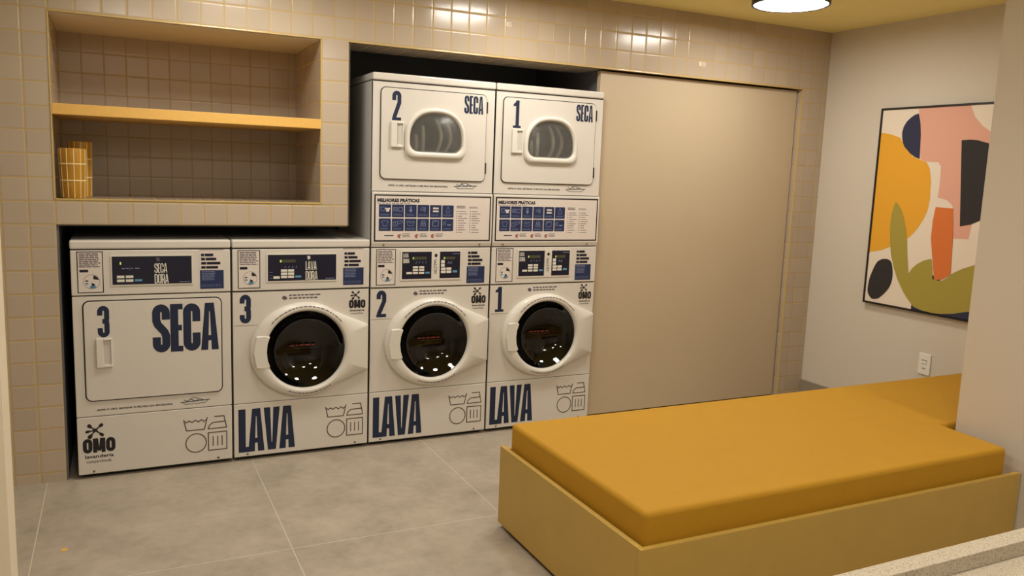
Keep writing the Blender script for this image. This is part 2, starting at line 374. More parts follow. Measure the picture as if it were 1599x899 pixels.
b = MB(); b.box(-1.4, -1.3, -5.6, 1.0, 0, 2.485, 'wall_paint'); struct(b, 'wall_left')
b = MB(); b.box(-1.3, 4.7, -5.7, -5.6, 0, 2.485, 'wall_paint'); struct(b, 'wall_front')
b = MB(); b.box(4.503, 4.515, -1.15, -.001, 0, .122, 'baseboard'); struct(b, 'baseboard_right')

# sliding panel
b = MB(); b.box(2.756, 4.288, .04, .078, .02, 2.094, 'panel_beige')
o = b.build('sliding_panel', bevel=.002); tagm(o, 'large plain beige sliding panel closing the recess right of the machines', 'door panel')
# yellow shelf in the niche
b = MB(); b.box(-.047, 1.1205, -.004, DW-.002, 1.669, 1.716, 'shelf_yellow')
o = b.build('niche_shelf', bevel=.0015); tagm(o, 'long yellow board shelf across the middle of the tiled wall niche', 'shelf')
# pale marks on the tiles, built as thin plates
for (x, z, ww, lab) in ((2.12, 2.27, .028, 'tiny pale mark with bars on the tiles above the machines'), (3.43, 2.178, .05, 'small pale mark on the tiles above the sliding panel')):
    b = MB((x, 0, z)); b.box(x, x+ww, -.0012, -.0002, z, z+.024, 'mark_pale')
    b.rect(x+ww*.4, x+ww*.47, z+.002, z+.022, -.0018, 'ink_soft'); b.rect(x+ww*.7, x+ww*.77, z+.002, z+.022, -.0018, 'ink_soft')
    o = b.build('wall_mark'); o.location = (x, 0, z); tagm(o, lab, 'sticker')

# paint spot on the floor
FS = (-.024, -.756, 0)
b = MB(FS); b.add([(FS[0]+.012*cos(a*pi/5)*(1+.3*sin(a*2.3)), FS[1]+.016*sin(a*pi/5), .0006) for a in range(10)], [tuple(range(10))], 'shelf_yellow')
o = b.build('paint_spot'); o.location = FS; tagm(o, 'tiny yellow paint spot on the grey floor tile at left', 'stain')

# cylindrical canisters
def canister(x, y, r, h, label):
    root = empty('woven_canister', (x, y, 1.30), label, 'canister', 'yellow canisters in the niche')
    prof = [(r*.80, 0), (r*.86, .004), (r*.9, h*.25), (r*.97, h*.7), (r, h-.003), (r*.985, h), (r*.93, h), (r*.92, h-.01), (r*.82, .01)]
    b = MB(); N = 48
    b.rings([[(p*cos(a*2*pi/N), p*sin(a*2*pi/N), q) for a in range(N)] for p, q in prof], 'cane_yellow', cap0=True, cap1=True)
    body = b.build('canister_body', root)
    b = MB()
    for k in range(12):                                               # raised cream ribs
        a = k*2*pi/12+.12; t = .0022/r
        cols = []
        for dr, da in ((.0005, -t), (.0016, -t*.6), (.0016, t*.6), (.0005, t)):
            cols.append([((p+dr)*cos(a+da), (p+dr)*sin(a+da), q) for p, q in prof[1:5]])
        b.rings(cols, 'cane_line', closed=False, smooth=False)
    for zz in (h*.36, h*.69):
        rr = r*(.9+.1*(zz/h-.25)/.75)
        b.rings([[((rr+d)*cos(a*2*pi/N), (rr+d)*sin(a*2*pi/N), zz+e) for a in range(N)] for d, e in ((0, -.003), (.0022, -.002), (.0022, .002), (0, .003))], 'cane_line')
    b.build('stitching', root)
canister(.021, .10, .056, .225, 'yellow canister with cream grid lines, front one in the wall niche')
canister(.047, .225, .052, .258, 'taller yellow canister with cream lines, behind the other in the wall niche')

# ================================================================== MACHINES
MW, OFF = .683, (.3415, .342, 0)
def cabinet(root, z0, z1, top):
    b = MB(OFF); b.box(.001, MW-.001, .004, .68, z0, z1, 'enamel_side', skip=('y-',)); b.build('cabinet', root)
def top_cover(root, z0, z1):
    b = MB(OFF); b.box(-.001, MW+.001, -.006, .685, z0+.0035, z1, 'enamel'); b.build('top_cover', root, bevel=.008, seg=3)
    b = MB(OFF); b.box(.004, MW-.004, .001, .6, z0-.001, z0+.004, 'groove'); b.build('seam_strip', root)
def flatpanel(root, name, z0, z1, bevel=.0035, y=0.0, m='enamel'):
    b = MB(OFF); b.box(.001, MW-.001, y, .02, z0+.0012, z1-.0012, m); return b.build(name, root, bevel=bevel)
def splat(b, cx_, cz_, s_, y, m='ink'):
    """five drops flung out of one centre"""
    b.disc(cx_, cz_, .12*s_, .12*s_, y, m, 12)
    for ang, ln, wd in ((138, .62, .12), (42, .62, .11), (188, .62, .09), (-42, .66, .10), (232, .7, .13)):
        a = radians(ang); pts = []
        for t_, w_ in ((0, .07), (.45, .035), (.7, wd), (.88, wd*1.05), (1, wd*.5)): pts.append((t_*ln, w_))
        o_ = [(u, w_) for u, w_ in pts]+[(u, -w_) for u, w_ in reversed(pts)]
        b.poly([(cx_+s_*(u*cos(a)-v*sin(a)), cz_+s_*(u*sin(a)+v*cos(a))) for u, v in o_], y, m)
def logo(root, x0, x1, z0, z1, y):
    b = MB(OFF); w_ = x1-x0; h = z1-z0
    word(b, 'OMO', x0, x1, z0+h*.25, z0+h*.60, y, 'ink', t=.42, gap=.06)
    splat(b, x0+w_*.40, z0+h*.80, w_*.50, y-.0004)
    text(b, 'lavanderia', x0+w_*.06, x1-w_*.06, z0+h*.12, z0+h*.205, y, 'ink', .02)
    text(b, 'compartilhada', x0+w_*.10, x1-w_*.14, z0-h*.02, z0+h*.075, y, 'ink')
    b.build('logo_decal', root, label='dark brand logo with a splash mark and small words below')
def icons(root, x0, z0, y):
    b = MB(OFF); t = .0048; m = 'icon_line'; k = .001
    S_ = lambda pts, c=False: b.stroke([(x0+p[0]*k, z0+p[1]*k) for p in pts], t, y, m, c)
    S_([(0, 174), (12, 118), (94, 118), (108, 178)]); S_([(4, 166), (14, 158), (24, 167), (38, 158), (54, 168), (68, 158), (82, 168), (92, 158), (103, 166)])
    S_([(140, 178), (186, 178), (198, 118), (112, 118), (118, 136), (134, 148), (194, 150)])
    S_(arc(55, 52, 47, 47, 0, 345, 30), True); S_([(112, 8), (198, 8), (198, 98), (112, 98)], True)
    for u in (134, 155, 176): S_([(u, 28), (u, 78)])
    b.build('care_symbols', root, label='thin outlined laundry care symbols')
def screws(root, pts, y):
    for x, z in pts:
        b = MB(OFF); b.rings([[(x+r*cos(a*pi/5), yy, z+r*sin(a*pi/5)) for a in range(10)] for r, yy in ((.0055, y), (.005, y-.002), (.0001, y-.0025))], 'screw'); b.build('screw', root)
def lower_panel(root, word_='LAVA', dryer=False):
    p = flatpanel(root, 'lower_panel', .02, .297)
    b = MB(OFF); b.box(.02, MW-.02, .03, .66, .0, .022, 'rubber'); b.build('plinth', root)
    if dryer: logo(p, .022, .158, .075, .272, -.0006)
    else:
        b = MB(OFF); word(b, word_, .022, .300, .045, .268, -.0006, 'navy', t=.465, gap=-.035); b.build('lettering', p, label='big navy letters LAVA')
    icons(p, .458, .068, -.0006); screws(p, [(.065, .034), (.615, .034)], 0)
def fix(o, root): return o
def instr_sticker(parent, x0, z0, z1, y):
    b = MB(OFF); x1 = x0+.106; r = random.Random(5)
    b.rect(x0, x1, z0, z1, y, 'ink'); b.rect(x0+.004, x1-.004, z0+.004, z1-.004, y-.0005, 'decal_white')
    yy = y-.0008; h = z1-z0
    lines(b, x0+.009, x1-.008, z0+h*.60, z1-.009, 8, yy, 'ink_soft', .55, r, 4)
    b.rect(x0+.010, x0+.045, z0+h*.50, z0+h*.565, yy, 'navy_dark')
    c = (x0+.058, z0+h*.27); R = .032
    b.disc(c[0], c[1], R+.0015, R+.0015, yy, 'ink_soft'); b.disc(c[0], c[1], R, R, yy-.0003, 'decal_white')
    b.poly([(c[0]+.006, c[1]+.012)]+arc(c[0], c[1], R*.95, R*.95, 15, 75), yy-.0006, 'ink')
    b.poly([(c[0], c[1]-.012)]+arc(c[0], c[1], R*.95, R*.95, -110, -50), yy-.0006, 'decal_blue')
    b.rect(c[0]-.026, c[0]-.014, c[1]+.001, c[1]+.007, yy-.0006, 'navy'); b.rect(c[0]-.026, c[0]-.014, c[1]-.012, c[1]-.005, yy-.0006, 'decal_blue')
    b.poly([(c[0]+.001, c[1]-.005), (c[0]+.014, c[1]-.013), (c[0]+.008, c[1]-.02), (c[0]-.002, c[1]-.014)], yy-.0009, 'ink')
    b.build('instruction_sticker', parent, label='small dark edged sticker with fine print and a round diagram')
def notice_sticker(parent, x0, z0, z1, y, band=True):
    b = MB(OFF); x1 = x0+.108; h = z1-z0; r = random.Random(9)
    if band: b.rect(x0, x1, z0, z1, y, 'decal_white'); b.rect(x0, x1, z1-.002, z1, y-.0003, 'seam')
    zb = z0+h*.48
    b.rect(x0+.001, x1, z0+.001, zb, y-.0004, 'navy_card')
    for i, wd in enumerate((.6, .74, .93, .82)):
        zt = z1-h*.10-i*h*.105; x = x0+.007; e = x0+.007+wd*(x1-x0-.012)
        for fr in (.28, .72):
            b.rect(x, x+(e-x0-.007)*fr-.003, zt-h*.065, zt, y-.0008, 'navy_dark'); x += (e-x0-.007)*fr
    lines(b, x0+.009, x0+.075, z0+h*.2, zb-h*.03, 6, y-.0008, 'navy_pale', .4, r, 3)
    x = x0+.012
    for i in range(7): b.stroke(arc(x, z0+h*.08, .004, .006, 0, 300, 6), .0014, y-.0008, 'navy_pale'); x += .013
    b.build('notice_sticker', parent, label='sticker with dark headline over a navy block')
def keys(b, xs, zs, w_, h, y, m='key_white'):
    for x in xs:
        for z in zs: b.rect(x, x+w_, z, z+h, y, m)
def console(root, kind, z0, z1):
    p = flatpanel(root, 'console', z0, z1, bevel=.004, y=-.004)
    y = -.0046
    if kind == 'stack':
        instr_sticker(p, .028, z0+.013, z1-.006, y); notice_sticker(p, .541, z0+.012, z1-.004, y, band=False)
        b = MB(OFF); b.box(.160, .508, -.0075, -.003, z0+.036, z1-.016, 'plastic_white'); y = -.0082
        b.rect(.169, .334, z0+.044, z1-.022, y, 'navy_dark'); b.rect(.382, .500, z0+.044, z1-.022, y, 'navy_dark')
        y -= .0004; zt = z1-.022
        word(b, 'LAVA', .174, .203, zt-.030, zt-.008, y, 'key_white', t=.3); word(b, 'DORA', .174, .209, zt-.060, zt-.036, y, 'key_white', t=.3)
        b.rect(.226, .306, zt-.042, zt-.026, y, 'lcd'); b.rect(.227, .234, zt-.039, zt-.029, y-.0003, 'led_green')
        for i in range(4): b.stroke([(.245+i*.018, zt-.064+i % 2*.003), (.250+i*.018, zt-.052)], .003, y, 'navy_pale')
        keys(b, (.229, .264), (zt-.088, zt-.103, zt-.119), .029, .011, y); b.rect(.193, .224, zt-.119, zt-.108, y, 'key_white'); b.rect(.300, .325, zt-.118, zt-.108, y, 'key_blue')
        b.rect(.402, .470, zt-.042, zt-.028, y, 'lcd'); b.rect(.404, .411, zt-.040, zt-.030, y-.0003, 'led_green'); b.rect(.455, .495, zt-.013, zt-.010, y, 'navy_pale')
        keys(b, (.389,), (zt-.063, zt-.083), .021, .017, y); keys(b, (.389, .421), (zt-.100, zt-.117), .028, .013, y); b.rect(.458, .484, zt-.115, zt-.103, y, 'key_blue')
        for i in range(2): b.stroke([(.428+i*.016, zt-.066), (.434+i*.016, zt-.054), (.440+i*.01, zt-.066)], .003, y, 'navy_pale')
        b.disc(.359, zt-.020, .008, .009, y, 'ink')                    # hand mark and curly lettering between the screens
        for i, (u, r_) in enumerate(((.050, .008), (.066, .009), (.083, .008), (.099, .008), (.112, .006))):
            b.stroke(arc(.357, zt-u, r_, .006, 20+40*i, 300+40*i, 8), .0026, y, 'ink_soft')
        b.build('display_panel', p, label='twin dark control screens side by side in a white frame')
        return
    instr_sticker(p, .026, z0+.013, z1-.006, y); notice_sticker(p, .543, z0+.017, z1-.002, y)
    b = MB(OFF); b.box(.162, .513, -.0075, -.003, z0+.042, z1-.024, 'plastic_white'); y = -.0082
    b.rect(.168, .507, z0+.048, z1-.030, y, 'navy_dark'); zt = z1-.030; y -= .0004
    X = .345 if kind == 'dryer' else .352
    b.poly([(X+.008, zt-.007), (X+.022, zt-.007), (X+.024, zt-.020), (X+.016, zt-.026), (X+.010, zt-.022)], y, 'decal_white' if kind == 'washer' else 'ink_soft')
    word(b, 'SECA' if kind == 'dryer' else 'LAVA', X, X+.055, zt-.078, zt-.034, y, 'key_white', t=.3)
    word(b, 'DORA', X, X+.060, zt-.128, zt-.084, y, 'key_white', t=.3)
    b.rect(.452, .500, zt-.124, zt-.121, y, 'navy_pale')
    if kind == 'dryer':
        b.rect(.200, .206, zt-.038, zt-.025, y, 'led_green')
        for x_, w_ in ((.208, .014), (.226, .010), (.244, .010), (.262, .020)): b.rect(x_, x_+w_, zt-.058, zt-.053, y, 'navy_pale')
        b.rect(.2395, .2405, zt-.066, zt-.045, y, 'navy_pale')
        keys(b, (.187, .224), (zt-.100, zt-.118), .031, .012, y); b.rect(.262, .292, zt-.116, zt-.106, y, 'key_blue')
    else:
        b.rect(.224, .302, zt-.039, zt-.024, y, 'lcd'); b.rect(.226, .234, zt-.037, zt-.026, y-.0003, 'led_green')
        for i in range(4): b.stroke([(.250+i*.018, zt-.066), (.254+i*.018, zt-.056)], .003, y, 'navy_pale')
        keys(b, (.231, .265), (zt-.085, zt-.101, zt-.117), .030, .012, y); b.rect(.194, .225, zt-.119, zt-.107, y, 'key_white'); b.rect(.301, .330, zt-.115, zt-.105, y, 'key_blue')
        for i in range(3): b.rect(.175, .190, zt-.088-i*.015, zt-.086-i*.015, y, 'navy_pale')
    b.build('display_panel', p, label='dark control screen in a white frame')
def number(parent, d, x0, x1, z0, z1, y=-.0006):
    b = MB(OFF); glyph(b, d, x0, z0, x1-x0, z1-z0, (x1-x0)*.43, y, 'navy'); b.build('number_decal', parent, label='navy numeral '+d)

def washer_front(root, num, z0=.297, z1=.862):
    C = (.353, .560); RG = .205
    outer = [(.001, z0+.0012), (MW-.001, z0+.0012), (MW-.001, z1-.0012), (.001, z1-.0012)]
    A = angles(C, outer)
    oc = cast(outer, C, A); circ = [(C[0]+.222*cos(a), C[1]+.222*sin(a)) for a in A]
    b = MB(OFF); b.rings([ring3(oc, .02), ring3(oc, .003)], 'enamel', smooth=False); b.rings([ring3(oc, .003), ring3(scale_to(oc, C, .994), 0), ring3(circ, 0)], 'enamel', smooth=False)
    b.rings([ring3(circ, 0), ring3(circ, .03)], 'gasket')
    fp = b.build('front_panel', root)
    # door body
    b = MB(OFF); b.box(.674, .6795, -.014, .001, .438, .672, 'groove'); b.build('hinge', root)
    n = 128; AA = [i*2*pi/n for i in range(n)]
    def outl(a):
        c, s = cos(a), sin(a)
        return (C[0]+(.276 if c < 0 else .242)*c, C[1]+.242*s)
    base = [outl(a) for a in AA]
    hp = [(.676, .436), (.676, .674)]
    poly = []
    for a in [radians(d) for d in range(52, 309, 4)]: poly.append(outl(a))
    poly = poly+[hp[0], hp[1]]
    A = angles(C, [hp[0], hp[1]], n=120)
    full = cast(poly, C, A)
    cr = lambda r: [(C[0]+r*cos(a), C[1]+r*sin(a)) for a in A]
    ring_out = [(C[0]+min(.235/1, math.hypot(p[0]-C[0], p[1]-C[1])*.93)*cos(a), C[1]+min(.235, math.hypot(p[0]-C[0], p[1]-C[1])*.93)*sin(a)) for p, a in zip(full, A)]
    b = MB(OFF)
    b.rings([ring3(full, .0), ring3(full, -.018), ring3(scale_to(full, C, .985), -.026), ring3(ring_out, -.036), ring3(cr(.214), -.040), ring3(cr(.205), -.036), ring3(cr(.199), -.020), ring3(cr(.198), -.002)], 'plastic_white')
    dr = b.build('door', root, label='white round loading door with a hinge wing at right')
    b = MB(OFF)                                                       # rubber ring
    b.rings([[(C[0]+r*cos(a), yy, C[1]+r*sin(a)) for a in AA] for r, yy in ((.200, -.012), (.197, -.018), (.194, -.014), (.193, .01))], 'gasket'); b.build('gasket_ring', dr)
    b = MB(OFF)                                                       # bowl of glass, bulging back into the drum
    b.rings([[(C[0]+r*cos(a), yy, C[1]+r*sin(a)) for a in AA] for r, yy in ((.196, -.017), (.190, -.010), (.178, .006), (.160, .024), (.135, .042), (.105, .056), (.07, .066), (.035, .071), (.0005, .073))], 'door_glass'); b.build('door_glass', dr, label='dark round door glass')
    b = MB(OFF)                                                       # grip
    g = [(.106, .480), (.150, .476), (.172, .484), (.160, .520), (.156, .560), (.160, .602), (.172, .638), (.150, .646), (.106, .642), (.092, .560)]
    b.rings([ring3(g, -.02), ring3(g, -.038), ring3(scale_to(g, (.13, .56), .95), -.0415)], 'plastic_white', smooth=False, cap1=True); b.build('handle', dr, bevel=.002)
    r = random.Random(2)                                              # curved small print
    for r0, a0, a1, yy in ((.2245, 38, 142, -.0395), (.2245, 246, 304, -.0395)):
        a = a0; b = MB(OFF)
        while a < a1:
            da = r.uniform(2.5, 6); e = min(a+da, a1)
            b.stroke([(C[0]+r0*cos(radians(q)), C[1]+r0*sin(radians(q))) for q in (a, (a+e)/2, e)], .0042, yy, 'ink_soft'); a = e+1.2
        b.build('warning_print', dr)
    b = MB(OFF)                                                       # red wording and a wavy line on the glass
    x = .285
    for wd in (.022, .014, .02, .026, .018): b.rect(x, x+wd, .5635, .5715, .052, 'red_print'); x += wd+.007
    b.stroke([(.305+i*.006, .553+.0025*sin(i*1.3)) for i in range(22)], .0016, .054, 'icon_line'); b.build('glass_print', dr)
    b = MB(OFF)                                                       # drum
    N = 48; ci = lambda rr, yy: [(C[0]+rr*cos(a*2*pi/N), yy, C[1]+rr*sin(a*2*pi/N)) for a in range(N)]
    b.rings([ci(.222, .03), ci(.205, .05), ci(.25, .09), ci(.26, .40), ci(.22, .45), ci(.001, .46)], 'drum_steel'); b.build('drum', root)
    number(fp, num, .034, .087, .705, .848)
    b = MB(OFF); b.stroke([(.006, .694), (.118, .694)], .0018, -.0005, 'seam'); b.build('number_seam', fp)
    logo(fp, .577, .664, .728, .855, -.0006)
    b = MB(OFF); b.poly([(.236, .828), (.246, .838), (.256, .834), (.264, .822), (.252, .815), (.240, .820)], -.0006, 'ink_soft')
    r = random.Random(4); lines(b, .272, .435, .812, .842, 2, -.0006, 'ink_soft', .45, r, 7); b.build('notice_print', fp)

def boat(b, x0, z0, y, k=1.0):
    """little drawn tray with a folded cloth"""
    P_ = lambda pts: [(x0+p[0]*k, z0+p[1]*k) for p in pts]
    b.stroke(P_([(0, .012), (.135, .018)]), .0034*k, y, 'navy'); b.stroke(P_([(.012, .010), (.024, .001), (.110, .003), (.124, .015)]), .0026*k, y, 'ink_soft')
    b.stroke(P_([(.015, .024), (.03, .016), (.05, .026), (.065, .014), (.085, .024), (.105, .018)]), .0030*k, y, 'navy'); b.stroke(P_(arc(.062, .022, .022, .010, 10, 170, 8)), .0022*k, y, 'ink_soft')
def dryer_print(parent, x0, x1, z, y):
    b = MB(OFF); text(b, 'APÓS O USO, RETIRAR O FELTRO DA SECADORA', x0, x1, z, z+.012, y, 'ink', .035)
    boat(b, x1+.034, z-.004, y); b.build('notice_print', parent)
def pull(parent, x0, x1, z0, z1, y):
    b = MB(OFF); w_ = x1-x0
    b.box(x0, x0+w_*.45, y-.014, y+.002, z0, z1, 'plastic_white'); b.box(x0+w_*.45, x1, y-.012, y+.002, z0, z0+.012, 'plastic_white'); b.box(x0+w_*.45, x1, y-.012, y+.002, z1-.010, z1, 'plastic_white')
    b.box(x1-.006, x1, y-.010, y+.002, z0+.012, z1-.010, 'plastic_white')
    b.add([(x0+w_*.45, y-.001, z0+.012), (x1-.006, y-.004, z0+.012), (x1-.006, y-.004, z1-.01), (x0+w_*.45, y-.001, z1-.01)], [(0, 1, 2, 3)], 'enamel_side')
    b.build('handle', parent, bevel=.0025)

def dryer_solid(x, num):
    root = empty('tumble_dryer', (x+OFF[0], OFF[1]-.012, 0), 'white front loading dryer, farthest left, with a solid door lettered SECA and the numeral '+num, 'dryer', 'laundry machines in the alcove')
    cabinet(root, .02, 1.075, 0); top_cover(root, 1.075, 1.118)
    console(root, 'dryer', .866, 1.074); lower_panel(root, dryer=True)
    fp = flatpanel(root, 'front_panel', .297, .864)
    b = MB(OFF); g = rrect(.0405, .6415, .3695, .8435, .030); b.rings([ring3(g, .001), ring3(g, -.0012)], 'groove', smooth=False, cap1=True); b.build('door_gap', root)
    b = MB(OFF); g = rrect(.046, .636, .375, .838, .025); b.rings([ring3(g, -.001), ring3(g, -.006), ring3(scale_to(g, (.341, .606), .994), -.008)], 'enamel', smooth=False, cap1=True)
    d = b.build('door', root)
    b = MB(OFF); word(b, 'SECA', .330, .624, .586, .816, -.0088, 'navy', t=.46, gap=.02); b.build('lettering', d, label='big navy letters SECA')
    number(d, num, .101, .150, .672, .818, -.0088); pull(d, .092, .158, .532, .668, -.008); dryer_print(fp, .085, .412, .322, -.0006)
def washer(x, num):
    root = empty('washing_machine', (x+OFF[0], OFF[1]-.012, 0), 'single white washer lettered LAVA with numeral '+num+', between the dryer and the stacks', 'washing machine', 'laundry machines in the alcove')
    cabinet(root, .02, 1.075, 0); top_cover(root, 1.075, 1.118); console(root, 'washer', .866, 1.074); lower_panel(root); washer_front(root, num)

def best_practice_sign(parent, y):
    b = MB(OFF); x0, x1, z0, z1 = .012, .673, 1.108, 1.353
    b.rect(x0, x1, z0, z1, y, 'ink'); b.rect(x0+.0075, x1-.0075, z0+.0075, z1-.0075, y-.0005, 'decal_white'); yy = y-.0008
    text(b, 'MELHORES PRÁTICAS', .028, .258, 1.314, 1.337, yy, 'navy_dark', .06)
    r = random.Random(6); lines(b, .029, .235, 1.304, 1.309, 1, yy, 'ink_soft', .5, r, 12)
    w_ = .0655; g = .0045
    for i in range(6):
        for j in range(2):
            xa = .037+i*(w_+g); za = 1.236-j*(.066+.007); b.poly(rrect(xa, xa+w_, za, za+.066, .003, 2), yy, 'navy_card'); y3 = yy-.0004
            c = (xa+w_/2, za+.041); L = lambda pts, cl=False, t=.0022, m='navy_pale': b.stroke([(c[0]+p[0]*.001, c[1]+p[1]*.001) for p in pts], t, y3, m, cl)
            lines(b, xa+.008, xa+w_-.008, za+.005, za+.016, 2, y3, 'navy_pale', .3, r, 3)
            sh = [(-15, 13), (-6, 13), (0, 9), (6, 13), (15, 13), (19, 5), (12, 2), (11, -14), (-11, -14), (-12, 2), (-19, 5)]
            if (i, j) == (0, 0):
                L([(p[0]*.75-12, p[1]*.75+2) for p in sh], True); b.poly([(c[0]+(p[0]*.75+14)*.001, c[1]+(p[1]*.75-2)*.001) for p in sh], y3-.0003, 'decal_white')
            elif (i, j) == (0, 1): L(sh, True)
            elif (i, j) == (1, 0): L([(-24, 10), (-4, 10), (-4, -8), (-24, -8)], True); L([(4, 10), (24, 10), (24, -10), (4, -10)], True); L([(-20, 4), (-8, 4)]); L([(-20, -2), (-8, -2)])
            elif (i, j) == (1, 1): L([(-26, -12), (-26, 6), (24, 14), (24, 4), (-4, -6), (-4, -14), (-26, -14)], True); L([(-14, -10), (-14, 8)]); L([(-2, -4), (-2, 10)])
            elif (i, j) == (2, 0): L([(-5, 14), (-3, 4), (-7, -6), (0, -14), (7, -6), (3, 4), (5, 14)], True, .003); b.disc(c[0], c[1]-.004, .005, .007, y3, 'navy_pale', 10)
            elif (i, j) == (2, 1): L([(-20, 10), (-14, -12), (14, -12), (20, 10)], True); L([(-12, 6), (0, 0), (10, 4)])
            elif (i, j) == (3, 0): L([(-16, 4), (-4, 12), (12, 12), (10, -10), (4, -12), (2, 2), (-12, -4)], True); b.disc(c[0]+.004, c[1]+.002, .004, .005, y3, 'navy_pale', 8)
            elif (i, j) == (3, 1):
                L([(-8, 14), (10, 14), (15, -14), (-16, -14)], True)
                for u in (-6, 0, 6): L([(u, 10), (u, -12)])
                L([(-12, 0), (12, 0)])
            elif (i, j) == (4, 0):
                for zz in (8, -8): b.poly([(c[0]-.017, c[1]+(zz-4)*.001), (c[0]+.015, c[1]+(zz-5)*.001), (c[0]+.017, c[1]+(zz+4)*.001), (c[0]-.015, c[1]+(zz+5)*.001)], y3, 'decal_white')
            elif (i, j) == (4, 1): L([(-16, 14), (16, 14), (16, -14), (-16, -14)], True, .003); L([(-15, -2), (-6, 10), (8, 12)])
            elif (i, j) == (5, 0): L([(-3, 16), (3, 16), (3, 8), (9, 0), (9, -14), (-9, -14), (-9, 0), (-3, 8)], True)
            else: L([(-26, 8), (-6, 14)]); L([(-26, 2), (-26, -8), (-12, -8), (-12, 4)], True); b.poly([(c[0]-.004, c[1]-.004), (c[0]+.022, c[1]-.004), (c[0]+.016, c[1]-.011), (c[0], c[1]-.011)], y3, 'navy_pale')
    # the two bullet lists at right
    lines(b, .470, .528, 1.284, 1.300, 2, yy, 'navy_dark', .5, r, 2); lines(b, .543, .600, 1.284, 1.296, 2, yy, 'ink_soft', .4, r, 3)
    for i in range(10):
        zz = 1.270-i*.0125
        b.disc(.471, zz, .003, .003, yy, 'ink_red', 8); b.rect(.479, .479+r.uniform(.022, .056), zz-.0014, zz+.0014, yy, 'ink_soft')
        b.disc(.550, zz, .003, .003, yy, 'ink_soft', 8); b.rect(.560, .560+r.uniform(.022, .056), zz-.0014, zz+.0014, yy, 'ink_soft')
    # foot row
    b.rect(.067, .118, 1.137, 1.1415, yy, 'ink')
    for xx in (.132, .228, .318):
        b.poly([(xx+.008, 1.128), (xx+.020, 1.132), (xx+.028, 1.146), (xx+.016, 1.148), (xx+.006, 1.140)], yy, 'ink_red'); b.poly([(xx+.014, 1.126), (xx+.022, 1.126), (xx+.020, 1.136)], yy-.0003, 'ink')
        lines(b, xx+.034, xx+.078, 1.126, 1.150, 3, yy, 'ink_soft', .35, r, 2)
    b.build('instruction_sign', parent, label='white sign with dark border, twelve navy pictogram squares')

